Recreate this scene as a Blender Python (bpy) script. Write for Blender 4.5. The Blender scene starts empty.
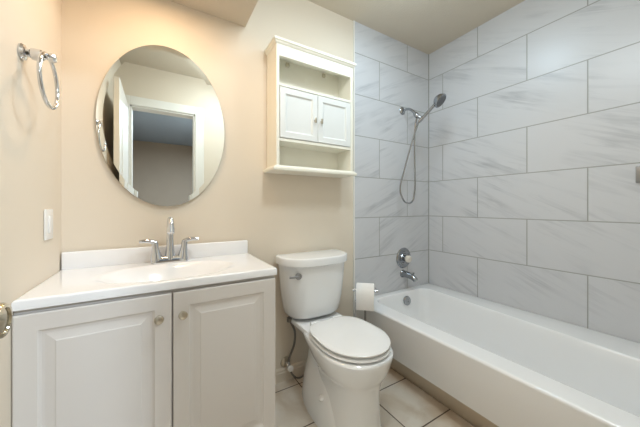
import bpy, bmesh, math, random
from mathutils import Vector, Matrix
random.seed(3)
sc = bpy.context.scene
COL = sc.collection

# ------------------------------------------------------------------ camera, light, exposure
F_PX = 266.67
cam_d = bpy.data.cameras.new('camera')
cam = bpy.data.objects.new('camera', cam_d); COL.objects.link(cam)
cam_d.sensor_fit = 'HORIZONTAL'; cam_d.sensor_width = 36.0
cam_d.lens = 36.0 * F_PX / 640.0
cam_d.shift_y = -(213.5 - 206.4) / 640.0
cam_d.clip_start = 0.02
cam.location = (-2.093, -1.564, 1.0987)
cam.rotation_euler = (math.radians(90), 0, -0.5422)
sc.camera = cam

world = bpy.data.worlds.new('world'); sc.world = world
world.use_nodes = True
world.node_tree.nodes['Background'].inputs[0].default_value = (0.55, 0.62, 0.7, 1)
world.node_tree.nodes['Background'].inputs[1].default_value = 0.3

sc.view_settings.view_transform = 'Standard'
sc.view_settings.look = 'None'
sc.view_settings.gamma = 1.0
sc.view_settings.use_curve_mapping = False
sc.view_settings.exposure = 0.05

SOFFIT_W = 3.3      # warm recessed lamp over the vanity
CEIL_W = 6.2        # cool ceiling lamp
ENTRY_W = 14.3      # unseen second ceiling lamp near the doorway, added for cool fill
HALL_W = 85.0         # made-up lamp that brightens the hall behind the doorway
SOFFIT_C = (1.0, 0.69, 0.42)
CEIL_C = (0.66, 0.86, 1.0)
ENTRY_C = (0.83, 0.935, 1.0)
HALL_C = (0.72, 0.86, 1.0)

def area_light(name, loc, size, watt, col, rot=(0, 0, 0), spread=180, parent=None, shape='DISK', sy=None):
    d = bpy.data.lights.new(name, 'AREA'); d.shape = shape; d.size = size
    if sy: d.size_y = sy
    d.energy = watt; d.color = col; d.spread = math.radians(spread)
    o = bpy.data.objects.new(name, d); COL.objects.link(o)
    o.location = loc; o.rotation_euler = rot
    return o
area_light('soffit_lamp_light', (-2.07, -0.33, 2.138), 0.13, SOFFIT_W, SOFFIT_C)
def point_light(name, loc, radius, watt, col):
    d = bpy.data.lights.new(name, 'POINT'); d.shadow_soft_size = radius; d.energy = watt; d.color = col
    o = bpy.data.objects.new(name, d); COL.objects.link(o); o.location = loc
for nm, x, y, w, k, c in (('ceiling_lamp_light', -0.88, -0.62, CEIL_W, 0.45, CEIL_C), ('entry_fill_light', -1.50, -1.02, ENTRY_W, 0.60, ENTRY_C)):  # the entry one is extra fill, added to even out the room
    area_light(nm + '_down', (x, y, 2.405), 0.30, w * (1 - k), c)     # the flat of the dome
    point_light(nm, (x, y, 2.30), 0.10, w * k, c)                     # what the dome throws sideways
area_light('hall_fill_light', (-1.4, -3.0, 2.345), 0.26, HALL_W, HALL_C)  # invented source: lifts the hall and spills fill through the door

# ------------------------------------------------------------------ material helpers
def new_mat(name):
    m = bpy.data.materials.new(name); m.use_nodes = True
    nt = m.node_tree
    return m, nt, nt.nodes['Principled BSDF']
def s2l(c):
    return tuple((v / 255 / 12.92 if v / 255 <= 0.04045 else ((v / 255 + 0.055) / 1.055) ** 2.4) for v in c) + (1.0,)
def plain(name, rgb, rough=0.5, metal=0.0, coat=0.0, var=0.03, vscale=6.0, bump=0.0, bscale=80.0, spec=0.5):
    m, nt, b = new_mat(name)
    N, L = nt.nodes, nt.links
    tc = N.new('ShaderNodeTexCoord')
    no = N.new('ShaderNodeTexNoise'); no.inputs['Scale'].default_value = vscale; no.inputs['Detail'].default_value = 3
    L.new(tc.outputs['Object'], no.inputs['Vector'])
    mx = N.new('ShaderNodeMix'); mx.data_type = 'RGBA'
    c = s2l(rgb)
    mx.inputs['A'].default_value = tuple(v * (1 - var) for v in c[:3]) + (1,)
    mx.inputs['B'].default_value = tuple(min(1, v * (1 + var)) for v in c[:3]) + (1,)
    L.new(no.outputs['Fac'], mx.inputs['Factor'])
    L.new(mx.outputs['Result'], b.inputs['Base Color'])
    b.inputs['Roughness'].default_value = rough
    b.inputs['Metallic'].default_value = metal
    b.inputs['Coat Weight'].default_value = coat
    b.inputs['Coat Roughness'].default_value = 0.05
    b.inputs['Specular IOR Level'].default_value = spec
    if bump:
        n2 = N.new('ShaderNodeTexNoise'); n2.inputs['Scale'].default_value = bscale; n2.inputs['Detail'].default_value = 4
        L.new(tc.outputs['Object'], n2.inputs['Vector'])
        bp = N.new('ShaderNodeBump'); bp.inputs['Strength'].default_value = bump; bp.inputs['Distance'].default_value = 0.004
        L.new(n2.outputs['Fac'], bp.inputs['Height']); L.new(bp.outputs['Normal'], b.inputs['Normal'])
    return m

def math_node(nt, op, a, b=None):
    n = nt.nodes.new('ShaderNodeMath'); n.operation = op
    for i, v in enumerate((a, b)):
        if v is None: continue
        if isinstance(v, (int, float)): n.inputs[i].default_value = v
        else: nt.links.new(v, n.inputs[i])
    return n.outputs[0]

Z_ROW, ROW, BRICK = 0.7057, 0.3075, 0.615
def wall_tile(name, axis, sign, u_off):
    """large marble-look wall tile; u runs along the wall away from the corner"""
    m, nt, b = new_mat(name)
    N, L = nt.nodes, nt.links
    tc = N.new('ShaderNodeTexCoord')
    sp = N.new('ShaderNodeSeparateXYZ'); L.new(tc.outputs['Object'], sp.inputs[0])
    u = math_node(nt, 'MULTIPLY', sp.outputs[axis], sign)
    us = math_node(nt, 'SUBTRACT', u, u_off)
    us = math_node(nt, 'ADD', us, BRICK * 20)
    v = math_node(nt, 'SUBTRACT', sp.outputs[2], Z_ROW)
    v = math_node(nt, 'ADD', v, ROW * 20)
    cb = N.new('ShaderNodeCombineXYZ'); L.new(us, cb.inputs[0]); L.new(v, cb.inputs[1])
    br = N.new('ShaderNodeTexBrick')
    br.offset = 0.4776; br.offset_frequency = 2; br.squash = 1
    br.inputs['Scale'].default_value = 1.0
    br.inputs['Mortar Size'].default_value = 0.0031
    br.inputs['Mortar Smooth'].default_value = 0.15
    br.inputs['Bias'].default_value = 0
    br.inputs['Brick Width'].default_value = BRICK
    br.inputs['Row Height'].default_value = ROW
    br.inputs['Color1'].default_value = (0, 0, 0, 1); br.inputs['Color2'].default_value = (1, 1, 1, 1)
    br.inputs['Mortar'].default_value = (0.5, 0.5, 0.5, 1)
    L.new(cb.outputs[0], br.inputs['Vector'])
    bw = N.new('ShaderNodeRGBToBW'); L.new(br.outputs['Color'], bw.inputs[0])
    w = math_node(nt, 'MULTIPLY', bw.outputs[0], 37.0)
    # streaks falling away from the corner: rotate, stretch
    ca, sa = math.cos(math.radians(-26)), math.sin(math.radians(-26))
    p = math_node(nt, 'ADD', math_node(nt, 'MULTIPLY', u, ca), math_node(nt, 'MULTIPLY', sp.outputs[2], sa))
    q = math_node(nt, 'SUBTRACT', math_node(nt, 'MULTIPLY', sp.outputs[2], ca), math_node(nt, 'MULTIPLY', u, sa))
    c2 = N.new('ShaderNodeCombineXYZ')
    L.new(math_node(nt, 'MULTIPLY', p, 1.3), c2.inputs[0]); L.new(math_node(nt, 'MULTIPLY', q, 14.0), c2.inputs[1]); L.new(w, c2.inputs[2])
    n1 = N.new('ShaderNodeTexNoise'); n1.inputs['Scale'].default_value = 1.6; n1.inputs['Detail'].default_value = 5
    n1.inputs['Roughness'].default_value = 0.62; n1.inputs['Distortion'].default_value = 0.5
    L.new(c2.outputs[0], n1.inputs['Vector'])
    r1 = N.new('ShaderNodeValToRGB')
    e = r1.color_ramp.elements
    e[0].position = 0.30; e[0].color = (0.58, 0.58, 0.58, 1)
    e[1].position = 0.52; e[1].color = (0, 0, 0, 1)
    L.new(n1.outputs['Fac'], r1.inputs['Fac'])
    n2 = N.new('ShaderNodeTexNoise'); n2.inputs['Scale'].default_value = 3.0; n2.inputs['Detail'].default_value = 2
    c3 = N.new('ShaderNodeCombineXYZ'); L.new(p, c3.inputs[0]); L.new(q, c3.inputs[1]); L.new(w, c3.inputs[2])
    L.new(c3.outputs[0], n2.inputs['Vector'])
    r2 = N.new('ShaderNodeMapRange'); r2.inputs['From Min'].default_value = 0.4; r2.inputs['From Max'].default_value = 0.68
    L.new(n2.outputs['Fac'], r2.inputs['Value'])
    vein = math_node(nt, 'MULTIPLY', r1.outputs['Color'], r2.outputs['Result'])
    mx = N.new('ShaderNodeMix'); mx.data_type = 'RGBA'
    mx.inputs['A'].default_value = s2l((210, 210, 212)); mx.inputs['B'].default_value = s2l((150, 152, 157))
    L.new(vein, mx.inputs['Factor'])
    col = mx.outputs['Result']
    mg = N.new('ShaderNodeMix'); mg.data_type = 'RGBA'
    L.new(br.outputs['Fac'], mg.inputs['Factor']); L.new(col, mg.inputs['A']); mg.inputs['B'].default_value = s2l((160, 160, 155))
    L.new(mg.outputs['Result'], b.inputs['Base Color'])
    b.inputs['Roughness'].default_value = 0.32
    inv = math_node(nt, 'SUBTRACT', 1.0, br.outputs['Fac'])
    bp = N.new('ShaderNodeBump'); bp.inputs['Strength'].default_value = 0.5; bp.inputs['Distance'].default_value = 0.002
    L.new(inv, bp.inputs['Height']); L.new(bp.outputs['Normal'], b.inputs['Normal'])
    return m

def floor_tile():
    m, nt, b = new_mat('floor_tile'); N, L = nt.nodes, nt.links
    tc = N.new('ShaderNodeTexCoord')
    mp = N.new('ShaderNodeMapping'); mp.inputs['Location'].default_value = (0.742 + 0.3045 * 20, 0.081 + 0.3045 * 20 + 0.0, 0)
    L.new(tc.outputs['Object'], mp.inputs['Vector'])
    br = N.new('ShaderNodeTexBrick'); br.offset = 0.0; br.squash = 1
    for k, v in (('Scale', 1.0), ('Mortar Size', 0.0034), ('Mortar Smooth', 0.1), ('Bias', 0), ('Brick Width', 0.3045), ('Row Height', 0.3045)):
        br.inputs[k].default_value = v
    br.inputs['Color1'].default_value = (0, 0, 0, 1); br.inputs['Color2'].default_value = (1, 1, 1, 1)
    L.new(mp.outputs[0], br.inputs['Vector'])
    no = N.new('ShaderNodeTexNoise'); no.inputs['Scale'].default_value = 5.0; no.inputs['Detail'].default_value = 6; no.inputs['Distortion'].default_value = 0.8
    L.new(tc.outputs['Object'], no.inputs['Vector'])
    cr = N.new('ShaderNodeValToRGB'); e = cr.color_ramp.elements
    e[0].position = 0.35; e[0].color = s2l((208, 192, 172)); e[1].position = 0.62; e[1].color = s2l((228, 218, 204))
    L.new(no.outputs['Fac'], cr.inputs['Fac'])
    mg = N.new('ShaderNodeMix'); mg.data_type = 'RGBA'; L.new(br.outputs['Fac'], mg.inputs['Factor'])
    L.new(cr.outputs['Color'], mg.inputs['A']); mg.inputs['B'].default_value = s2l((92, 76, 60))
    L.new(mg.outputs['Result'], b.inputs['Base Color']); b.inputs['Roughness'].default_value = 0.38
    inv = math_node(nt, 'SUBTRACT', 1.0, br.outputs['Fac'])
    bp = N.new('ShaderNodeBump'); bp.inputs['Strength'].default_value = 0.6; bp.inputs['Distance'].default_value = 0.002
    L.new(inv, bp.inputs['Height']); L.new(bp.outputs['Normal'], b.inputs['Normal'])
    return m

def emit(name, col, strength):
    m, nt, b = new_mat(name)
    b.inputs['Base Color'].default_value = (0.9, 0.9, 0.9, 1)
    b.inputs['Emission Color'].default_value = tuple(col) + (1,); b.inputs['Emission Strength'].default_value = strength
    return m

M = dict(
    wall=plain('wall_paint_cream', (229, 217, 199), 0.62, var=0.012, vscale=2.5, bump=0.10, bscale=160, spec=0.3),
    ceiling=plain('ceiling_texture_paint', (214, 203, 186), 0.85, var=0.02, bump=0.55, bscale=120, spec=0.2),
    tile_back=wall_tile('marble_tile_back', 0, -1, 0.8967),
    tile_right=wall_tile('marble_tile_right', 1, -1, 0.434),
    floor=floor_tile(),
    white=plain('white_trim_paint', (236, 233, 226), 0.4, var=0.01),
    cabinet=plain('white_thermofoil', (224, 218, 212), 0.36, var=0.01),
    top=plain('cultured_marble_white', (246, 245, 245), 0.16, var=0.008, coat=0.4),
    wood=plain('cream_cabinet_paint', (244, 240, 226), 0.42, var=0.012),
    panel=plain('white_cabinet_door_paint', (230, 231, 228), 0.42, var=0.01),
    porcelain=plain('porcelain', (241, 242, 242), 0.12, var=0.006, coat=0.5),
    seat=plain('toilet_seat_plastic', (243, 243, 242), 0.22, var=0.006, coat=0.2),
    enamel=plain('tub_enamel', (246, 246, 246), 0.16, var=0.006, coat=0.5),
    chrome=plain('chrome', (216, 218, 222), 0.07, metal=1.0, var=0.01),
    chrome_dark=plain('shower_chrome', (165, 168, 172), 0.16, metal=1.0, var=0.02),
    nickel=plain('satin_nickel', (196, 188, 172), 0.28, metal=1.0, var=0.02),
    brass=plain('aged_nickel_knob', (188, 180, 160), 0.16, metal=1.0, var=0.04),
    dark=plain('dark_gap', (52, 46, 40), 0.7),
    grey_metal=plain('brushed_grey_metal', (150, 150, 150), 0.35, metal=0.8),
    braid=plain('braided_hose', (128, 124, 118), 0.38, metal=0.7, var=0.2, vscale=300),
    paper=plain('tissue_paper', (244, 241, 237), 0.9, var=0.02, vscale=90, bump=0.2, bscale=200),
    plastic=plain('white_plastic', (240, 238, 234), 0.35, var=0.005),
    acrylic=plain('clear_acrylic_knob', (226, 218, 206), 0.1, coat=0.5),
    toe=plain('toe_strip_tan', (190, 175, 154), 0.5),
    spray=plain('spray_face_grey', (104, 106, 110), 0.45),
    grout=plain('corner_grout', (158, 157, 150), 0.7),
    card=plain('grey_cardboard', (150, 130, 105), 0.9),
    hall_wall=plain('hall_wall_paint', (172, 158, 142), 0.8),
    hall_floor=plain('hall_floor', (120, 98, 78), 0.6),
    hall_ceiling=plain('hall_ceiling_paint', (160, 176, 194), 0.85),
    warm_lens=emit('warm_lamp_lens', SOFFIT_C, 6.0),
    cool_lens=emit('cool_lamp_lens', CEIL_C, 4.0),
)
mm, nt_, b_ = new_mat('mirror_silver')
b_.inputs['Base Color'].default_value = (0.90, 0.93, 0.90, 1); b_.inputs['Metallic'].default_value = 1; b_.inputs['Roughness'].default_value = 0.015
M['mirror'] = mm

# ------------------------------------------------------------------ mesh helpers (world coordinates)
def finish(name, bm, mat, parent=None, smooth=35):
    bmesh.ops.recalc_face_normals(bm, faces=bm.faces)
    me = bpy.data.meshes.new(name); bm.to_mesh(me); bm.free()
    o = bpy.data.objects.new(name, me); COL.objects.link(o)
    me.materials.append(mat)
    if parent is not None:
        r = parent
        org = Vector(r.location)
        while r.parent: r = r.parent; org += Vector(r.location)
        me.transform(Matrix.Translation(-org)); o.parent = parent
    else:
        cs = [v.co for v in me.vertices]
        org = Vector((sum(c.x for c in cs) / len(cs), sum(c.y for c in cs) / len(cs), min(c.z for c in cs)))
        if o.name.split('.')[0] not in KEEP:
            me.transform(Matrix.Translation(-org)); o.location = org
    if smooth:
        for p in me.polygons: p.use_smooth = True
        me.set_sharp_from_angle(angle=math.radians(smooth))
    return o
KEEP = {'wall_back', 'wall_shower', 'wall_right', 'wall_left', 'wall_front', 'floor', 'ceiling'}
def box(bm, x0, x1, y0, y1, z0, z1, bev=0.0, seg=2):
    mtx = Matrix.Translation(((x0 + x1) / 2, (y0 + y1) / 2, (z0 + z1) / 2)) @ Matrix.Diagonal((x1 - x0, y1 - y0, z1 - z0, 1))
    r = bmesh.ops.create_cube(bm, size=1.0, matrix=mtx)
    if bev:
        es = list({e for v in r['verts'] for e in v.link_edges})
        bmesh.ops.bevel(bm, geom=es, offset=bev, segments=seg, profile=0.5, affect='EDGES')
def loft(bm, rings, cap0=True, cap1=True, closed=True):
    vs = [[bm.verts.new(p) for p in r] for r in rings]
    n = len(vs[0])
    for a, b in zip(vs, vs[1:]):
        for i in range(n if closed else n - 1):
            j = (i + 1) % n
            bm.faces.new((a[i], a[j], b[j], b[i]))
    if cap0: bm.faces.new(vs[0])
    if cap1: bm.faces.new(vs[-1])
    return vs
def frame_from(axis):
    a = Vector(axis).normalized()
    t = Vector((0, 0, 1)) if abs(a.z) < 0.9 else Vector((0, 1, 0))
    x = t.cross(a).normalized(); y = a.cross(x)
    return x, y, a
def lathe(bm, org, axis, prof, n=28):
    """prof = [(radius, height along axis)]"""
    x, y, a = frame_from(axis); org = Vector(org)
    rings = []
    for r, h in prof:
        rings.append([org + a * h + x * (max(r, 1e-4) * math.cos(2 * math.pi * k / n)) + y * (max(r, 1e-4) * math.sin(2 * math.pi * k / n)) for k in range(n)])
    loft(bm, rings)
def catmull(pts, sub=6):
    pts = [Vector(p) for p in pts]; out = []
    for i in range(len(pts) - 1):
        p0 = pts[max(i - 1, 0)]; p1 = pts[i]; p2 = pts[i + 1]; p3 = pts[min(i + 2, len(pts) - 1)]
        for k in range(sub):
            t = k / sub
            out.append(0.5 * ((2 * p1) + (p2 - p0) * t + (2 * p0 - 5 * p1 + 4 * p2 - p3) * t * t + (3 * p1 - p0 - 3 * p2 + p3) * t ** 3))
    out.append(pts[-1]); return out
def tube(bm, pts, rad, n=14, sub=6, closed=False, flat=None):
    """rad: number or list per control point; flat=(a,b) scales the section"""
    P = catmull(pts, sub) if sub > 1 else [Vector(p) for p in pts]
    if isinstance(rad, (int, float)): R = [rad] * len(P)
    else:
        R = []
        for i in range(len(P)):
            f = i / (len(P) - 1) * (len(rad) - 1); k = min(int(f), len(rad) - 2)
            R.append(rad[k] + (rad[k + 1] - rad[k]) * (f - k))
    t0 = (P[1] - P[0]).normalized(); x, y, _ = frame_from(t0)
    rings = []
    for i, p in enumerate(P):
        t = (P[min(i + 1, len(P) - 1)] - P[max(i - 1, 0)]).normalized()
        x = (x - t * x.dot(t)).normalized(); y = t.cross(x)
        fa, fb = flat or (1, 1)
        rings.append([p + x * (R[i] * fa * math.cos(2 * math.pi * k / n)) + y * (R[i] * fb * math.sin(2 * math.pi * k / n)) for k in range(n)])
    loft(bm, rings)
def torus(bm, c, normal, R, r, n=48, k=12):
    x, y, a = frame_from(normal); c = Vector(c)
    vs = []
    for i in range(n):
        t = 2 * math.pi * i / n; d = x * math.cos(t) + y * math.sin(t)
        vs.append([bm.verts.new(c + d * (R + r * math.cos(2 * math.pi * j / k)) + a * (r * math.sin(2 * math.pi * j / k))) for j in range(k)])
    for i in range(n):
        for j in range(k):
            bm.faces.new((vs[i][j], vs[(i + 1) % n][j], vs[(i + 1) % n][(j + 1) % k], vs[i][(j + 1) % k]))
def rrect(x0, x1, y0, y1, r, z, n=7):
    pts = []
    for cx, cy, a0 in ((x1 - r, y1 - r, 0), (x0 + r, y1 - r, 90), (x0 + r, y0 + r, 180), (x1 - r, y0 + r, 270)):
        for k in range(n + 1):
            a = math.radians(a0 + 90 * k / n)
            pts.append(Vector((cx + r * math.cos(a), cy + r * math.sin(a), z)))
    return pts
def egg(z, cx, yb, yf, hw, yw, n=56, eb=1.0, ef=1.0):
    """closed outline: widest (hw) at yw, reaching back to yb and forward to yf; e<1 is squarer"""
    pts = []
    for k in range(n):
        t = 2 * math.pi * k / n; c, s = math.cos(t), math.sin(t)
        e = eb if s >= 0 else ef
        x = cx + hw * math.copysign(abs(c) ** e, c)
        y = yw + ((yb - yw) if s >= 0 else (yw - yf)) * math.copysign(abs(s) ** e, s)
        pts.append(Vector((x, y, z)))
    return pts
def interp_rings(keys, f, steps=5):
    """keys: list of parameter tuples, smoothed by Catmull-Rom, each made into a ring by f"""
    out = []
    for i in range(len(keys) - 1):
        k0, k1, k2, k3 = keys[max(i - 1, 0)], keys[i], keys[i + 1], keys[min(i + 2, len(keys) - 1)]
        for s in range(steps):
            t = s / steps
            out.append(f(*[0.5 * ((2 * b) + (c - a) * t + (2 * a - 5 * b + 4 * c - d) * t * t + (3 * b - a - 3 * c + d) * t ** 3) for a, b, c, d in zip(k0, k1, k2, k3)]))
    out.append(f(*keys[-1])); return out

def thing(name, label, cat, loc, group=None):
    o = bpy.data.objects.new(name, None); COL.objects.link(o)
    o.empty_display_size = 0.05
    o.location = loc; o['label'] = label; o['category'] = cat
    if group: o['group'] = group
    return o
def tag(o, label, cat):
    o['label'] = label; o['category'] = cat; return o
def struct(name, bm, mat, parent=None, smooth=0):
    o = finish(name, bm, mat, parent, smooth)
    if parent is None: o['kind'] = 'structure'
    return o
NB = bmesh.new

# ------------------------------------------------------------------ the room
XL, YF, ZC, XT = -2.457, -1.59, 2.476, -0.852
b = NB(); box(b, XL - 0.1, 0.1, YF - 0.12, 0.1, -0.1, 0); struct('floor', b, M['floor'])
b = NB(); box(b, XL - 0.1, 0.1, YF - 0.12, 0.1, ZC, ZC + 0.1); struct('ceiling', b, M['ceiling'])
b = NB(); box(b, XL - 0.1, XT, 0.006, 0.1, 0, ZC); struct('wall_back', b, M['wall'])
b = NB(); box(b, XT, 0.0, 0.0, 0.1, 0, ZC); struct('wall_shower', b, M['tile_back'])
b = NB(); box(b, 0, 0.1, YF, 0.1, 0, ZC); struct('wall_right', b, M['tile_right'])
b = NB(); box(b, XL - 0.1, XL, YF, 0.006, 0, ZC); struct('wall_left', b, M['wall'])
DX0, DX1, DZ = -2.335, -1.765, 2.075
b = NB()
box(b, XL - 0.1, DX0, YF - 0.12, YF, 0, ZC); box(b, DX1, 0.1, YF - 0.12, YF, 0, ZC); box(b, DX0, DX1, YF - 0.12, YF, DZ, ZC)
struct('wall_front', b, M['wall'])
# soffit over the vanity
SZ = 2.153
b = NB(); box(b, XL, -1.660, -0.52, 0.006, SZ, ZC); struct('ceiling_soffit', b, M['ceiling'])
# white edge strip where the tile begins, baseboard behind the toilet
b = NB(); box(b, XT - 0.010, XT + 0.002, -0.004, 0.006, 0.0, ZC, 0.0015, 1); struct('trim_1', b, M['white'])
b = NB()
prof = [(0.006, 0.0), (-0.010, 0.0), (-0.010, 0.052), (-0.006, 0.058), (-0.006, 0.070), (0.0, 0.078), (0.006, 0.078)]
loft(b, [[Vector((x, y, z)) for y, z in prof] for x in (-1.64, XT - 0.012)])
struct('baseboard_back', b, M['wall'])
b = NB(); loft(b, [[Vector(p) for p in ((0, 0, z), (-0.005, 0, z), (-0.0015, -0.0015, z), (0, -0.005, z))] for z in (0.405, ZC)]); struct('trim_2', b, M['grout'])
# door: open into the bathroom, flat along the left wall
d1 = bpy.data.objects.new('door_1', None); COL.objects.link(d1); d1['kind'] = 'structure'; d1.location = (DX0, YF, 0)
cw = 0.085
b = NB()
for yy0, yy1 in ((YF, YF + 0.016), (YF - 0.136, YF - 0.12)):
    box(b, DX1, DX1 + cw, yy0, yy1, 0, DZ + cw, 0.004, 2)
    box(b, DX0 - cw, DX0, yy0, yy1, 0, DZ + cw, 0.004, 2)
    box(b, DX0, DX1, yy0, yy1, DZ, DZ + cw, 0.004, 2)
struct('door_casing', b, M['white'], d1)
b = NB()
box(b, DX0 - 0.002, DX0 + 0.014, YF - 0.12, YF, 0, DZ); box(b, DX1 - 0.014, DX1 + 0.002, YF - 0.12, YF, 0, DZ); box(b, DX0, DX1, YF - 0.12, YF, DZ - 0.014, DZ + 0.002)
struct('door_jamb', b, M['white'], d1)
b = NB(); box(b, -2.381, -2.345, YF + 0.020, -0.915, 0.012, DZ - 0.018, 0.002, 1)
for z0, z1 in ((0.22, 0.95), (1.12, 1.90)):   # raised panels
    box(b, -2.346, -2.340, YF + 0.13, -1.05, z0, z1, 0.003, 1)
slab = struct('door_slab', b, M['white'], d1)
kb = NB()
lathe(kb, (-2.3455, -0.982, 0.929), (1, 0, 0), [(0.0, 0), (0.031, 0.0), (0.031, 0.003), (0.026, 0.008), (0.013, 0.010), (0.011, 0.024), (0.016, 0.030), (0.0245, 0.036), (0.0265, 0.044), (0.0265, 0.051), (0.024, 0.056), (0.019, 0.0565), (0.017, 0.054), (0.0, 0.0555)], 36)
finish('door_knob', kb, M['brass'], slab)['label'] = 'round aged nickel door knob'
# hall behind the doorway (seen in the mirror)
hy = YF - 0.12; HF = -5.2
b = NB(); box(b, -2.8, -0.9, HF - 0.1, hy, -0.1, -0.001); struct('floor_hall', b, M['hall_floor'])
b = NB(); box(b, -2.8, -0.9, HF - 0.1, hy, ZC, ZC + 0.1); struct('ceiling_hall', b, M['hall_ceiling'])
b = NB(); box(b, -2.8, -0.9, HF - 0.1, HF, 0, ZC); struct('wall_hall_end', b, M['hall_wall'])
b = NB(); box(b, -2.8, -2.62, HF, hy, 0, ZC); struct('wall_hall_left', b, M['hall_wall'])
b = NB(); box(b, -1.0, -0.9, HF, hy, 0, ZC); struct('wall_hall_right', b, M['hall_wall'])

# ------------------------------------------------------------------ lamps
t = thing('recessed_light', 'round white recessed light in the underside of the soffit over the vanity', 'light', (-2.07, -0.33, SZ))
b = NB(); lathe(b, (-2.07, -0.33, SZ), (0, 0, -1), [(0.066, 0.0), (0.090, 0.0), (0.088, 0.006), (0.070, 0.010), (0.066, 0.006)], 40)
finish('trim_ring', b, M['plastic'], t)
b = NB(); lathe(b, (-2.07, -0.33, SZ), (0, 0, -1), [(0.0, 0.002), (0.0655, 0.002), (0.0655, 0.006), (0.0, 0.008)], 40)
finish('lens', b, M['warm_lens'], t)
for lx, ly, lab in ((-0.88, -0.62, 'round white flush ceiling light nearer the shower wall'), (-1.50, -1.02, 'added round white flush ceiling light nearer the doorway, for fill')):  # doorway fixture is unseen, added to go with the fill lamp
    t = thing('ceiling_light', lab, 'light', (lx, ly, ZC), 'flush ceiling lights')
    b = NB(); lathe(b, (lx, ly, ZC), (0, 0, -1), [(0.0, 0.0), (0.17, 0.0), (0.17, 0.022), (0.165, 0.026), (0.0, 0.026)], 40)
    finish('canopy', b, M['plastic'], t)
    b = NB(); lathe(b, (lx, ly, ZC), (0, 0, -1), [(0.155, 0.026), (0.150, 0.045), (0.11, 0.060), (0.0, 0.066)], 40)
    finish('diffuser', b, M['cool_lens'], t)

t = thing('hall_fill_fixture', 'added round white ceiling light brightening the hall outside the bathroom door', 'light', (-1.4, -3.0, ZC))  # made-up fixture to house the added hall fill
b = NB(); lathe(b, (-1.4, -3.0, ZC), (0, 0, -1), [(0.0, 0.0), (0.15, 0.0), (0.15, 0.022), (0.0, 0.026)], 32)
finish('canopy', b, M['plastic'], t)
b = NB(); lathe(b, (-1.4, -3.0, ZC), (0, 0, -1), [(0.135, 0.026), (0.130, 0.08), (0.09, 0.11), (0.0, 0.12)], 32)
finish('diffuser', b, M['cool_lens'], t)

# ------------------------------------------------------------------ bathtub
TX0, TX1, TY0, TY1, TZ = -0.855, -0.002, YF + 0.003, -0.002, 0.405
tub = thing('bathtub', 'white alcove bathtub with smooth front apron along the marble tiled wall', 'bathtub', (-0.43, -0.8, 0))
def opening(z, ins, x0=-0.735, y1=-0.066, y0=-1.46, r=0.085, taper=0.10, xr=-0.135):
    pts = rrect(x0 + ins, xr - ins, y0 + ins * 2.2, y1 - ins * 0.8, max(r - ins * 0.2, 0.05), z)
    out = []
    for p in pts:
        w = max(0.0, min(1.0, (p.x + 0.55) / 0.35)); w = w * w * (3 - 2 * w)
        tt = min(1.0, max(0.0, -p.y / 1.25))
        out.append(Vector((p.x - taper * (tt ** 0.8) * w, p.y, z)))
    return out
b = NB()
rings = [rrect(TX0 + 0.014, TX1, TY0, TY1, 0.004, 0.150), rrect(TX0 + 0.011, TX1, TY0, TY1, 0.004, 0.154), rrect(TX0 + 0.003, TX1, TY0, TY1, 0.008, 0.384), rrect(TX0 + 0.001, TX1, TY0, TY1, 0.010, 0.391),
         rrect(TX0 + 0.001, TX1 - 0.001, TY0 + 0.001, TY1 - 0.001, 0.012, 0.397), rrect(TX0 + 0.004, TX1 - 0.002, TY0 + 0.003, TY1 - 0.003, 0.012, 0.402), rrect(TX0 + 0.009, TX1 - 0.004, TY0 + 0.006, TY1 - 0.006, 0.012, 0.4045), rrect(TX0 + 0.016, TX1 - 0.006, TY0 + 0.008, TY1 - 0.008, 0.012, 0.405)]
rings += [opening(0.4050, -0.008), opening(0.4050, -0.003), opening(0.4035, 0.001), opening(0.400, 0.004), opening(0.393, 0.007), opening(0.36, 0.013), opening(0.28, 0.026), opening(0.18, 0.048), opening(0.12, 0.070), opening(0.09, 0.10), opening(0.080, 0.14)]
loft(b, rings, cap0=False)
finish('tub_shell', b, M['enamel'], tub, 50)
b = NB(); loft(b, [[Vector((x, y, z)) for x, z in ((-0.744, 0.0), (-0.836, 0.1495), (-0.80, 0.1495), (-0.72, 0.0))] for y in (TY0, TY1)])
finish('toe_panel', b, M['toe'], tub, 0)['label'] = 'tan slanted strip under the apron'
b = NB(); lathe(b, (-0.385, -0.092, 0.342), (0, -1, 0.18), [(0.0, -0.012), (0.036, -0.012), (0.037, -0.002), (0.034, 0.003), (0.010, 0.006), (0.008, 0.003), (0.0, 0.003)], 32)
finish('overflow_plate', b, M['chrome_dark'], tub)['label'] = 'round chrome overflow plate'
b = NB(); lathe(b, (-0.44, -0.30, 0.080), (0, 0, 1), [(0.0, 0.0), (0.036, 0.0), (0.034, 0.004), (0.0, 0.006)], 28)
finish('drain', b, M['chrome_dark'], tub)

# ------------------------------------------------------------------ tub fittings on the tiled back wall
t = thing('tub_spout', 'chrome tub spout below the round shower valve', 'faucet', (-0.338, 0, 0.535))
b = NB(); lathe(b, (-0.338, -0.0005, 0.535), (0, -1, 0), [(0.0, 0), (0.033, 0.0), (0.033, 0.006), (0.029, 0.012), (0.0, 0.012)], 28)
finish('flange', b, M['chrome_dark'], t)
b = NB(); tube(b, [(-0.338, -0.01, 0.535), (-0.338, -0.06, 0.533), (-0.338, -0.105, 0.525), (-0.338, -0.135, 0.505)], [0.027, 0.026, 0.024, 0.019], 20, 6)
finish('spout_body', b, M['chrome_dark'], t)
b = NB(); lathe(b, (-0.338, -0.112, 0.545), (0, 0, 1), [(0.004, 0), (0.004, 0.010), (0.008, 0.011), (0.008, 0.019), (0.0, 0.021)], 14)
finish('diverter_knob', b, M['chrome_dark'], t)
t = thing('shower_valve', 'round chrome shower valve plate with clear knob on the tiled wall', 'valve', (-0.33, 0, 0.665))
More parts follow.
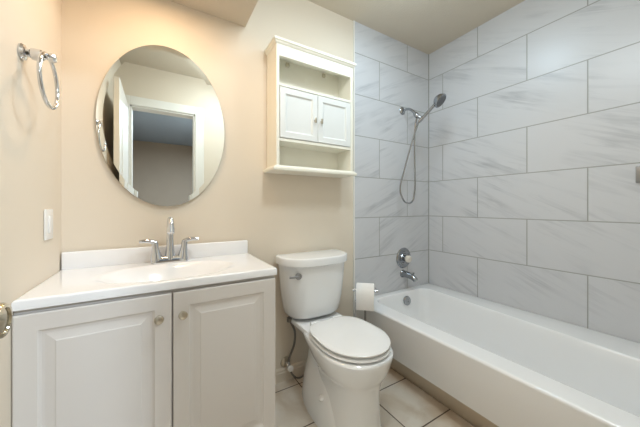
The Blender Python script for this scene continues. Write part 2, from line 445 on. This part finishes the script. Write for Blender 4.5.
b = NB(); lathe(b, (-0.33, -0.0005, 0.665), (0, -1, 0), [(0.0, 0), (0.086, 0.0), (0.086, 0.003), (0.078, 0.010), (0.058, 0.012), (0.054, 0.008), (0.040, 0.008), (0.036, 0.014), (0.0, 0.016)], 44)
finish('escutcheon', b, M['chrome_dark'], t)
b = NB(); lathe(b, (-0.33, -0.012, 0.665), (0, -1, 0), [(0.0, 0), (0.026, 0.0), (0.024, 0.018), (0.014, 0.022), (0.0, 0.022)], 28)
finish('stem', b, M['chrome_dark'], t)
b = NB(); lathe(b, (-0.33, -0.034, 0.663), (0, -1, 0), [(0.0, 0), (0.018, 0.0), (0.030, 0.008), (0.032, 0.022), (0.028, 0.032), (0.018, 0.036), (0.0, 0.036)], 10)
finish('knob', b, M['acrylic'], t, 20)['label'] = 'clear faceted acrylic knob'

t = thing('shower_mount', 'chrome shower pipe and swivel holder high on the tiled wall', 'shower', (-0.345, 0, 1.90))
b = NB(); lathe(b, (-0.345, -0.0005, 1.90), (0, -1, 0), [(0.0, 0), (0.032, 0.0), (0.032, 0.004), (0.022, 0.014), (0.012, 0.018), (0.0, 0.018)], 28)
finish('flange', b, M['chrome_dark'], t)
b = NB(); tube(b, [(-0.345, -0.010, 1.90), (-0.345, -0.06, 1.898), (-0.343, -0.10, 1.875), (-0.340, -0.135, 1.835)], 0.0105, 14, 6)
finish('arm', b, M['chrome_dark'], t)
b = NB(); lathe(b, (-0.340, -0.128, 1.845), Vector((0, -0.55, -0.84)), [(0.0, 0), (0.016, 0.0), (0.019, 0.010), (0.019, 0.038), (0.014, 0.046), (0.0, 0.046)], 20)
tube(b, [(-0.340, -0.150, 1.815), (-0.330, -0.170, 1.80), (-0.320, -0.178, 1.79)], 0.013, 14, 4)
finish('bracket', b, M['chrome_dark'], t)

HD0, HD1 = Vector((-0.335, -0.160, 1.765)), Vector((-0.281, -0.283, 1.893))
t = thing('hand_shower', 'chrome hand shower with round head and long looping metal hose', 'hand shower', tuple(HD0))
hd = (HD1 - HD0)
b = NB(); tube(b, [HD0, HD0 + hd * 0.3, HD0 + hd * 0.7, HD1], [0.0105, 0.0125, 0.0115, 0.013], 16, 5)
finish('handle', b, M['chrome_dark'], t)
fd = Vector((0.22, -0.72, -0.66)).normalized()      # the way the spray face looks
b = NB(); lathe(b, HD1 + hd.normalized() * 0.020 - fd * 0.012, fd, [(0.0, -0.020), (0.022, -0.018), (0.040, -0.004), (0.053, 0.014), (0.055, 0.030), (0.050, 0.034), (0.0, 0.034)], 32)
head = finish('head', b, M['chrome_dark'], t)
b = NB(); lathe(b, HD1 + hd.normalized() * 0.020 - fd * 0.012, fd, [(0.0, 0.034), (0.045, 0.034), (0.043, 0.037), (0.0, 0.038)], 32)
finish('spray_face', b, M['spray'], head)['label'] = 'dark grey spray face'
b = NB(); tube(b, [(-0.335, -0.160, 1.766), (-0.338, -0.150, 1.74), (-0.360, -0.118, 1.62), (-0.405, -0.080, 1.40), (-0.440, -0.066, 1.24), (-0.415, -0.080, 1.145), (-0.365, -0.095, 1.125), (-0.325, -0.10, 1.16), (-0.312, -0.105, 1.26), (-0.320, -0.110, 1.42), (-0.342, -0.125, 1.62), (-0.348, -0.138, 1.74), (-0.342, -0.146, 1.80)], 0.0068, 10, 8)
finish('hose', b, M['chrome_dark'], t)

t = thing('wall_bracket', 'small grey metal plate on the tiled wall at the far right edge', 'bracket', (0, -1.26, 1.26))
b = NB(); box(b, -0.012, -0.001, -1.305, -1.229, 1.218, 1.304, 0.003, 2)
finish('plate', b, M['grey_metal'], t)
b = NB(); box(b, -0.05, -0.012, -1.282, -1.252, 1.246, 1.276, 0.003, 2)
finish('post', b, M['grey_metal'], t)

# ------------------------------------------------------------------ vanity
VX0, VX1, VY = -2.4560, -1.653, -0.437
van = thing('vanity_cabinet', 'white two door vanity cabinet under the sink top in the left corner', 'vanity', (-2.05, -0.2, 0))
b = NB()
box(b, VX0, VX0 + 0.016, VY, -0.006, 0.0, 0.795); box(b, VX1 - 0.016, VX1, VY, -0.006, 0.0, 0.795)
box(b, VX0 + 0.016, VX1 - 0.016, VY + 0.01, -0.006, 0.095, 0.111); box(b, VX0 + 0.016, VX1 - 0.016, -0.012, -0.006, 0.111, 0.795)
box(b, VX0 + 0.016, VX1 - 0.016, VY, VY + 0.016, 0.755, 0.795); box(b, -2.067, -2.037, VY, VY + 0.016, 0.111, 0.755)
finish('cabinet_body', b, M['cabinet'], van, 0)
b = NB(); box(b, VX0 + 0.016, VX1 - 0.016, VY + 0.06, VY + 0.075, 0, 0.095)
finish('toe_kick', b, M['cabinet'], van, 0)
def raised_door(x0, x1, z0, z1, yb, yf, prof, bm):
    """slab door with nested rectangular profile on its front; prof = [(inset, depth)]"""
    def rect(i, y): return [Vector((x0 + i, y, z0 + i)), Vector((x1 - i, y, z0 + i)), Vector((x1 - i, y, z1 - i)), Vector((x0 + i, y, z1 - i))]
    loft(bm, [rect(0, yb), rect(0, yf + 0.003)] + [rect(i, yf + d) for i, d in prof])
vprof = [(0.0012, 0.0012), (0.004, 0.0), (0.052, 0.0), (0.055, 0.004), (0.060, 0.0075), (0.067, 0.0080), (0.090, 0.0025), (0.093, 0.0005), (0.096, 0.0)]
for x0, x1, kx in ((VX0 + 0.001, -2.0545, -2.094), (-2.0495, VX1 - 0.001, -2.019)):
    b = NB(); raised_door(x0, x1, 0.102, 0.783, VY - 0.0005, VY - 0.0185, vprof, b)
    dr = finish('door', b, M['cabinet'], van, 12)
    b = NB(); lathe(b, (kx, VY - 0.0185, 0.702), (0, -1, 0), [(0.0, 0), (0.009, 0.0), (0.008, 0.004), (0.0055, 0.008), (0.0065, 0.013), (0.0135, 0.018), (0.0155, 0.022), (0.0145, 0.026), (0.009, 0.0285), (0.0, 0.029)], 28)
    finish('knob', b, M['nickel'], dr)['label'] = 'round satin nickel knob'

# sink top with moulded basin
SX0, SX1, SY0, SY1, SZ0, SZ1 = -2.4560, -1.647, -0.455, -0.001, 0.797, 0.827
top = thing('washbasin', 'glossy white sink top with moulded oval basin and backsplash on the vanity', 'sink', (-2.05, -0.2, SZ0))
BC, BA, BB, BD = (-2.048, -0.262), 0.238, 0.150, 0.125
def basin(x, y):
    r = math.hypot((x - BC[0]) / BA, (y - BC[1]) / BB)
    if r >= 1.12: return 0.0
    tt = max(0.0, min(1.0, (1.12 - r) / 0.85)); return -BD * (tt * tt * (3 - 2 * tt))
b = NB()
nx, ny = 110, 64
er = 0.006
def prof_edge(s, lo, hi, n):     # parameter grid with tight spacing near the rounded ends
    vals = [lo, lo + er * 0.3, lo + er]
    vals += [lo + er + (hi - lo - 2 * er) * k / n for k in range(1, n)]
    return vals + [hi - er, hi - er * 0.3, hi]
xs = prof_edge(0, SX0, SX1, nx); ys = prof_edge(0, SY0, SY1, ny)
def edge_drop(v, lo, hi):
    d = min(v - lo, hi - v)
    return 0.0 if d >= er else -(er - math.sqrt(max(0, er * er - (er - d) ** 2)))
g = [[b.verts.new((x, y, SZ1 + basin(x, y) + max(-er, edge_drop(x, SX0, SX1) + edge_drop(y, SY0, SY1)))) for y in ys] for x in xs]
for i in range(len(xs) - 1):
    for j in range(len(ys) - 1):
        b.faces.new((g[i][j], g[i + 1][j], g[i + 1][j + 1], g[i][j + 1]))
border = [g[i][0] for i in range(len(xs))] + [g[-1][j] for j in range(1, len(ys))] + [g[i][-1] for i in range(len(xs) - 2, -1, -1)] + [g[0][j] for j in range(len(ys) - 2, 0, -1)]
low = [b.verts.new((v.co.x, v.co.y, SZ0)) for v in border]
for k in range(len(border)):
    j = (k + 1) % len(border); b.faces.new((border[k], border[j], low[j], low[k]))
finish('top_slab', b, M['top'], top, 60)
b = NB(); box(b, SX0 + 0.004, -1.653, -0.021, -0.001, SZ1 - 0.002, 0.902, 0.005, 3)
finish('backsplash', b, M['top'], top)
b = NB(); lathe(b, (BC[0], BC[1], SZ1 - BD + 0.002), (0, 0, 1), [(0.0, 0.0), (0.026, 0.0), (0.025, 0.003), (0.018, 0.003), (0.016, 0.007), (0.0, 0.009)], 28)
finish('drain_stopper', b, M['chrome'], top)['label'] = 'chrome drain stopper'

# faucet
FX, FY, FZ = -2.048, -0.070, SZ1 + 0.0005
fc = thing('faucet', 'chrome two handle centerset faucet on the white sink top', 'faucet', (FX, FY, FZ))
b = NB()
rings = []
for z, g_ in ((0, 0.0), (0.012, 0.0), (0.024, 0.005), (0.029, 0.009), (0.031, 0.015)):
    rings.append(rrect(FX - 0.080 + g_, FX + 0.080 - g_, FY - 0.026 + g_, FY + 0.026 - g_, 0.022 - g_ * 0.5, FZ + z))
loft(b, rings); finish('base_plate', b, M['chrome'], fc)
b = NB()
tube(b, [(FX, FY, FZ + 0.014), (FX, FY + 0.001, FZ + 0.055), (FX, FY + 0.002, FZ + 0.11), (FX, FY + 0.002, FZ + 0.165), (FX, FY - 0.008, FZ + 0.195), (FX, FY - 0.040, FZ + 0.208), (FX, FY - 0.074, FZ + 0.196), (FX, FY - 0.086, FZ + 0.168)],
     [0.026, 0.020, 0.016, 0.0145, 0.0138, 0.0138, 0.0142, 0.0150], 20, 6)
finish('spout', b, M['chrome'], fc)
b = NB(); lathe(b, (FX, FY - 0.086, FZ + 0.172), (0, -0.3, -1), [(0.0, 0), (0.0165, 0.0), (0.0170, 0.024), (0.013, 0.027), (0.0, 0.027)], 20)
finish('aerator', b, M['chrome'], fc)
for s in (-1, 1):
    hx = FX + s * 0.055
    b = NB(); lathe(b, (hx, FY, FZ + 0.014), (s * 0.10, 0, 1), [(0.0, 0), (0.027, 0.0), (0.025, 0.014), (0.019, 0.036), (0.0145, 0.060), (0.0145, 0.078), (0.0125, 0.090), (0.0, 0.093)], 24)
    tx = hx + s * 0.009
    tube(b, [(tx - s * 0.004, FY, FZ + 0.098), (tx + s * 0.018, FY - 0.002, FZ + 0.106), (tx + s * 0.040, FY - 0.004, FZ + 0.108), (tx + s * 0.062, FY - 0.006, FZ + 0.106)], [0.0155, 0.0140, 0.0125, 0.0105], 14, 5, flat=(0.9, 0.75))
    finish('handle', b, M['chrome'], fc)

# ------------------------------------------------------------------ mirror, switch, towel ring
MX, MZ, MA, MB_ = -2.060, 1.503, 0.279, 0.403
t = thing('oval_mirror', 'frameless oval mirror hanging on the cream wall above the sink', 'mirror', (MX, 0, MZ - MB_))
def ell(a, c, y, n=96): return [Vector((MX + a * math.cos(2 * math.pi * k / n), y, MZ + c * math.sin(2 * math.pi * k / n))) for k in range(n)]
b = NB(); loft(b, [ell(MA - 0.024, MB_ - 0.024, -0.0040), ell(MA - 0.024, MB_ - 0.024, -0.0100)])
finish('mirror_glass', b, M['mirror'], t, 30)
b = NB(); loft(b, [ell(MA, MB_, -0.0045), ell(MA, MB_, -0.0095), ell(MA - 0.024, MB_ - 0.024, -0.0100), ell(MA - 0.024, MB_ - 0.024, -0.0045)], cap0=False, cap1=False)
finish('bevelled_edge', b, M['mirror'], t, 5)['label'] = 'slanted bevel around the mirror'
b = NB(); loft(b, [ell(MA - 0.03, MB_ - 0.03, 0.0055), ell(MA - 0.03, MB_ - 0.03, -0.0040)])
finish('backing', b, M['card'], t, 30)

t = thing('light_switch', 'white rocker light switch on the left wall above the sink top', 'switch', (XL, -0.164, 0.975))
b = NB(); box(b, XL + 0.0005, XL + 0.0065, -0.205, -0.122, 0.973, 1.088, 0.003, 2)
finish('wall_plate', b, M['plastic'], t)
b = NB(); box(b, XL + 0.0060, XL + 0.0105, -0.180, -0.147, 0.998, 1.063, 0.002, 2)
finish('rocker', b, M['plastic'], t)

t = thing('towel_ring', 'chrome towel ring on the left wall near the corner', 'towel ring', (XL, -0.391, 1.573))
b = NB(); lathe(b, (XL + 0.0005, -0.391, 1.573), (1, 0, 0), [(0.0, 0), (0.024, 0.0), (0.025, 0.004), (0.022, 0.010), (0.013, 0.013), (0.012, 0.020), (0.017, 0.024), (0.018, 0.030), (0.0175, 0.046), (0.013, 0.050), (0.010, 0.052), (0.009, 0.060), (0.013, 0.062), (0.014, 0.074), (0.010, 0.080), (0.0, 0.081)], 28)
finish('post', b, M['chrome'], t)
b = NB(); torus(b, (XL + 0.066, -0.403, 1.492), (1, 0.0, 0.03), 0.080, 0.0056)
finish('ring', b, M['chrome'], t)

# ------------------------------------------------------------------ wall cabinet over the toilet
CX0, CX1, CYF, CZ0, CZ1 = -1.528, -0.986, -0.150, 1.333, 2.022
cab = thing('wall_cabinet', 'cream wall cabinet with two small doors and open shelves above the toilet', 'cabinet', (-1.257, 0, 1.30))
yb = 0.0045
b = NB()
box(b, CX0, CX0 + 0.018, CYF, yb, CZ0, CZ1, 0.001, 1); box(b, CX1 - 0.018, CX1, CYF, yb, CZ0, CZ1, 0.001, 1)
box(b, CX0 + 0.018, CX1 - 0.018, yb - 0.006, yb, CZ0, CZ1)                         # back panel
finish('cabinet_body', b, M['wood'], cab, 0)
b = NB(); box(b, CX0 + 0.018, CX1 - 0.018, CYF, CYF + 0.016, 1.957, CZ1)
finish('top_rail', b, M['wood'], cab, 0)
for z0, z1 in ((1.788, 1.804), (1.474, 1.490)):
    b = NB(); box(b, CX0 + 0.018, CX1 - 0.018, CYF + 0.002, yb - 0.006, z0, z1)
    finish('shelf', b, M['wood'], cab, 0)
b = NB(); loft(b, [[Vector(p) for p in ((CX0 - g_, yb, z), (CX1 + g_, yb, z), (CX1 + g_, CYF - g_, z), (CX0 - g_, CYF - g_, z))] for g_, z in ((0.002, CZ1), (0.008, CZ1 + 0.006), (0.011, CZ1 + 0.012), (0.017, CZ1 + 0.015), (0.017, CZ1 + 0.027), (0.015, CZ1 + 0.030))])
finish('cornice', b, M['wood'], cab, 0)
b = NB(); loft(b, [[Vector(p) for p in ((CX0 - g_, yb, z), (CX1 + g_, yb, z), (CX1 + g_, CYF - g_ * 0.7, z), (CX0 - g_, CYF - g_ * 0.7, z))] for g_, z in ((0.016, 1.303), (0.022, 1.306), (0.024, 1.314), (0.021, 1.322), (0.010, 1.327), (0.005, CZ0))])
finish('bottom_shelf', b, M['wood'], cab, 0)
for x in (-1.395, -1.125):
    b = NB(); box(b, x - 0.012, x + 0.012, yb - 0.016, yb - 0.006, 1.985, 2.010, 0.002, 1)
    finish('hanging_bracket', b, M['nickel'], cab)['label'] = 'small metal hanging bracket'
dz0, dz1, dxm = 1.4925, 1.7820, -1.2575
dprof = [(0.001, 0.001), (0.003, 0.0), (0.034, 0.0), (0.036, 0.001), (0.042, 0.0075), (0.044, 0.0080)]
for x0, x1, kx in ((CX0 + 0.0205, dxm - 0.001, dxm - 0.022), (dxm + 0.001, CX1 - 0.0205, dxm + 0.022)):
    b = NB(); raised_door(x0, x1, dz0, dz1, CYF + 0.014, CYF - 0.003, dprof, b)
    dr = finish('door', b, M['panel'], cab, 12)
    b = NB(); lathe(b, (kx, CYF - 0.003, 1.622), (0, -1, 0), [(0.0, 0), (0.005, 0), (0.004, 0.010), (0.0, 0.010)], 14)
    box(b, kx - 0.006, kx + 0.006, CYF - 0.021, CYF - 0.012, 1.606, 1.638, 0.003, 2)
    finish('knob', b, M['nickel'], dr)['label'] = 'small upright metal knob'

# ------------------------------------------------------------------ toilet
TC = -1.262
toi = thing('toilet', 'white two piece toilet with closed lid between the vanity and the tub', 'toilet', (TC, -0.4, 0))
def bowl_ring(z, yb_, yf, hw, yw, eb): return egg(z, TC, yb_, yf, hw, yw, eb=eb, ef=min(1.0, eb + 0.02))
keys = [  # z, back, front, half width, widest y, squareness
    (0.000, -0.26, -0.655, 0.128, -0.48, 0.8), (0.030, -0.26, -0.652, 0.125, -0.48, 0.8), (0.090, -0.26, -0.645, 0.119, -0.48, 0.8),
    (0.160, -0.26, -0.640, 0.115, -0.48, 0.8), (0.220, -0.25, -0.642, 0.117, -0.48, 0.8), (0.268, -0.235, -0.654, 0.129, -0.48, 0.82),
    (0.308, -0.205, -0.676, 0.152, -0.49, 0.85), (0.345, -0.155, -0.692, 0.168, -0.495, 0.9), (0.380, -0.105, -0.702, 0.179, -0.50, 0.92), (0.400, -0.090, -0.704, 0.181, -0.50, 0.92)]
b = NB()
rings = interp_rings(keys, bowl_ring, 4)
rings += [egg(0.408, TC, -0.092, -0.701, 0.178, -0.50, eb=0.92), egg(0.411, TC, -0.098, -0.692, 0.168, -0.50, eb=0.92)]
loft(b, rings)
# tank deck behind the seat
def deck(z, g_): return rrect(TC - 0.150 + g_, TC + 0.150 - g_, -0.330, -0.020 - g_ * 0.5, 0.05, z)
loft(b, [deck(0.29, 0.085), deck(0.34, 0.065), deck(0.378, 0.016), deck(0.395, 0.002), deck(0.410, 0.0), deck(0.419, 0.004), deck(0.421, 0.010)])
# foot flange and trapway bulge at the sides
def foot(z, hw, yb_, yf): return egg(z, TC, yb_, yf, hw, -0.40, eb=0.9, ef=0.9)
fk = [(0.0, 0.155, -0.08, -0.61), (0.04, 0.152, -0.082, -0.60), (0.09, 0.145, -0.09, -0.575), (0.14, 0.132, -0.095, -0.545), (0.19, 0.114, -0.10, -0.51), (0.25, 0.096, -0.105, -0.47), (0.33, 0.082, -0.11, -0.43)]
loft(b, interp_rings(fk, foot, 3))
finish('bowl', b, M['porcelain'], toi, 40)
def seat_ring(z, g_): return egg(z, TC, -0.264 - g_, -0.698 + g_, 0.177 - g_, -0.500, eb=0.62)
b = NB(); loft(b, [seat_ring(0.4165, 0.014), seat_ring(0.418, 0.006), seat_ring(0.423, 0.001), seat_ring(0.429, 0.003), seat_ring(0.4325, 0.014)])
finish('seat', b, M['seat'], toi)
b = NB(); loft(b, [seat_ring(0.4385, 0.018), seat_ring(0.4395, 0.008), seat_ring(0.445, 0.003), seat_ring(0.449, 0.003), seat_ring(0.4525, 0.010), seat_ring(0.4545, 0.03), seat_ring(0.4565, 0.08), seat_ring(0.4575, 0.14)])
finish('lid', b, M['seat'], toi, 50)
for s in (-1, 1):
    b = NB()
    lathe(b, (TC + s * 0.075 - 0.028, -0.256, 0.434), (1, 0, 0), [(0.0, 0), (0.013, 0.0), (0.014, 0.003), (0.014, 0.053), (0.013, 0.056), (0.0, 0.056)], 18)
    box(b, TC + s * 0.075 - 0.022, TC + s * 0.075 + 0.022, -0.272, -0.242, 0.417, 0.436, 0.004, 2)
    finish('hinge', b, M['seat'], toi)
def tank_ring(z, hw, yf, bow, g_=0.0, n=40, yb_=-0.022):
    """flat back, bowed front with rounded corners, widening upwards"""
    pts = []
    for k in range(n + 1):        # front from left to right
        a = math.pi * k / n
        c = -math.cos(a); s = math.sin(a)
        x = TC + (hw - g_) * math.copysign(abs(c) ** 0.62, c)
        y = yb_ - 0.05 - ((-yf - 0.05 + yb_) + bow) * (abs(s) ** 0.42) + bow * (abs(c) ** 2.2) * (abs(s) ** 0.42) + g_
        pts.append(Vector((x, y, z)))
    pts += [Vector((TC + hw - g_, yb_ - 0.03, z)), Vector((TC + hw - g_ - 0.012, yb_ - g_, z)), Vector((TC - hw + g_ + 0.012, yb_ - g_, z)), Vector((TC - hw + g_, yb_ - 0.03, z))]
    return pts
b = NB()
tk = [(0.432, 0.150, -0.150, 0.025), (0.440, 0.165, -0.162, 0.034), (0.455, 0.176, -0.168, 0.040), (0.50, 0.186, -0.174, 0.044), (0.60, 0.202, -0.180, 0.048), (0.70, 0.209, -0.184, 0.051), (0.754, 0.215, -0.187, 0.052)]
loft(b, [tank_ring(*k) for k in tk])
finish('tank', b, M['porcelain'], toi, 45)
b = NB()
L_ = (0.229, -0.200, 0.058)
loft(b, [tank_ring(0.7545, *L_, 0.006, yb_=-0.012), tank_ring(0.757, *L_, 0.001, yb_=-0.012), tank_ring(0.790, *L_, 0.0, yb_=-0.012), tank_ring(0.797, *L_, 0.002, yb_=-0.012), tank_ring(0.801, *L_, 0.008, yb_=-0.012), tank_ring(0.802, *L_, 0.018, yb_=-0.012)])
finish('tank_lid', b, M['porcelain'], toi, 40)
b = NB(); lathe(b, (TC - 0.158, -0.2080, 0.704), (-0.2, -1, 0), [(0.0, -0.010), (0.010, -0.010), (0.010, 0.002), (0.019, 0.004), (0.019, 0.012), (0.015, 0.015), (0.0, 0.016)], 24)
tube(b, [(TC - 0.158, -0.220, 0.704), (TC - 0.180, -0.222, 0.704), (TC - 0.212, -0.208, 0.703)], [0.0065, 0.006, 0.0065], 12, 5)
finish('flush_lever', b, M['grey_metal'], toi)['label'] = 'grey metal flush lever'
for s in (-1, 1):
    b = NB(); lathe(b, (TC + s * 0.129, -0.42, 0.135), (s * 0.9, -0.1, 0.35), [(0.0, 0), (0.017, 0.0), (0.016, 0.010), (0.010, 0.017), (0.0, 0.019)], 20)
    finish('bolt_cap', b, M['seat'], toi)

# water shutoff on the wall behind the toilet
t = thing('shutoff_valve', 'water shutoff valve with grey braided hose on the wall beside the toilet', 'valve', (-1.405, 0.006, 0.105))
b = NB(); lathe(b, (-1.405, 0.005, 0.108), (0, -1, 0), [(0.0, 0), (0.034, 0.0), (0.033, 0.004), (0.020, 0.012), (0.0, 0.013)], 28)
finish('escutcheon', b, M['nickel'], t)
b = NB(); tube(b, [(-1.405, -0.004, 0.108), (-1.405, -0.05, 0.108)], 0.009, 14, 1); lathe(b, (-1.405, -0.045, 0.094), (0, 0, 1), [(0.0, 0), (0.012, 0.0), (0.012, 0.028), (0.008, 0.030), (0.008, 0.040), (0.0, 0.041)], 18)
finish('valve_body', b, M['chrome'], t)
b = NB(); lathe(b, (-1.405, -0.054, 0.106), (0, -1, 0), [(0.0, 0), (0.006, 0.0), (0.006, 0.012), (0.017, 0.014), (0.019, 0.020), (0.016, 0.026), (0.0, 0.027)], 18)
finish('valve_handle', b, M['plastic'], t)
b = NB(); tube(b, [(-1.405, -0.045, 0.134), (-1.395, -0.045, 0.17), (-1.372, -0.055, 0.24), (-1.378, -0.075, 0.33), (-1.412, -0.085, 0.40), (-1.420, -0.087, 0.4325)], 0.0070, 12, 8)
lathe(b, (-1.420, -0.087, 0.402), (0, 0, 1), [(0.0, 0), (0.014, 0.0), (0.015, 0.006), (0.015, 0.024), (0.010, 0.026), (0.0, 0.026)], 16)
finish('supply_hose', b, M['braid'], t)['label'] = 'dark grey braided supply hose'
b = NB(); tube(b, [(-1.400, -0.050, 0.098), (-1.385, -0.055, 0.055), (-1.350, -0.060, 0.022), (-1.310, -0.060, 0.026), (-1.285, -0.055, 0.060)], 0.0055, 10, 8)
finish('spare_hose', b, M['braid'], t)

# ------------------------------------------------------------------ paper stand and roll
PX, PY, PZ = -0.924, -0.205, 0.541
PAPER_YAW = math.radians(-43)
t = thing('paper_stand', 'metal floor stand holding the toilet paper beside the tub', 'paper holder', (PX, PY, 0))
t.rotation_euler.z = PAPER_YAW
b = NB(); lathe(b, (PX, PY + 0.0, 0.0005), (0, 0, 1), [(0.0, 0), (0.058, 0.0), (0.058, 0.008), (0.050, 0.013), (0.010, 0.016), (0.0, 0.016)], 32)
finish('base', b, M['chrome_dark'], t)
b = NB(); tube(b, [(PX, PY + 0.0, 0.01), (PX, PY + 0.0, 0.30), (PX, PY + 0.0, PZ - 0.09)], 0.007, 12, 1)
tube(b, [(PX, PY, PZ - 0.092), (PX, PY + 0.05, PZ - 0.085), (PX, PY + 0.075, PZ - 0.05), (PX, PY + 0.068, PZ)], 0.006, 12, 6)
finish('stem', b, M['grey_metal'], t)
b = NB(); tube(b, [(PX - 0.082, PY, PZ), (PX + 0.078, PY, PZ)], 0.0075, 14, 1)
for s in (-1, 1):
    lathe(b, (PX + s * 0.073, PY, PZ), (s, 0, 0), [(0.0, 0), (0.012, 0.0), (0.012, 0.008), (0.0, 0.010)], 16)
tube(b, [(PX + 0.070, PY, PZ), (PX + 0.070, PY + 0.050, PZ), (PX + 0.055, PY + 0.068, PZ), (PX, PY + 0.068, PZ)], 0.005, 10, 5)
finish('bar', b, M['chrome'], t)
t = thing('toilet_paper_roll', 'white toilet paper roll with loose end hanging on the metal stand', 'toilet paper', (PX, PY, PZ - 0.057))
t.rotation_euler.z = PAPER_YAW
PR = 0.060; RZ = PZ - 0.012
b = NB(); lathe(b, (PX - 0.057, PY, RZ), (1, 0, 0), [(0.021, 0), (PR - 0.001, 0.0), (PR, 0.002), (PR, 0.112), (PR - 0.001, 0.114), (0.021, 0.114), (0.021, 0.0)], 40)
finish('roll', b, M['paper'], t)
b = NB(); lathe(b, (PX - 0.0565, PY, RZ), (1, 0, 0), [(0.0195, 0), (0.0208, 0), (0.0208, 0.113), (0.0195, 0.113), (0.0195, 0)], 28)
finish('cardboard_core', b, M['card'], t)
b = NB()
prof = [(PY - PR * math.sin(math.radians(a)) - 0.0008 * math.sin(math.radians(a)), RZ + (PR + 0.0008) * math.cos(math.radians(a))) for a in (10, 30, 50, 70, 90)] + [(PY - PR - 0.002, RZ - 0.03), (PY - PR - 0.001, RZ - 0.065), (PY - PR + 0.003, RZ - 0.098)]
front = [[Vector((PX + sx * 0.056, y, z)) for y, z in prof] + [Vector((PX + sx * 0.056, y - 0.0015, z + (0.001 if i < 4 else 0))) for i, (y, z) in reversed(list(enumerate(prof)))] for sx in (-1, 1)]
loft(b, front)
finish('loose_end', b, M['paper'], t)
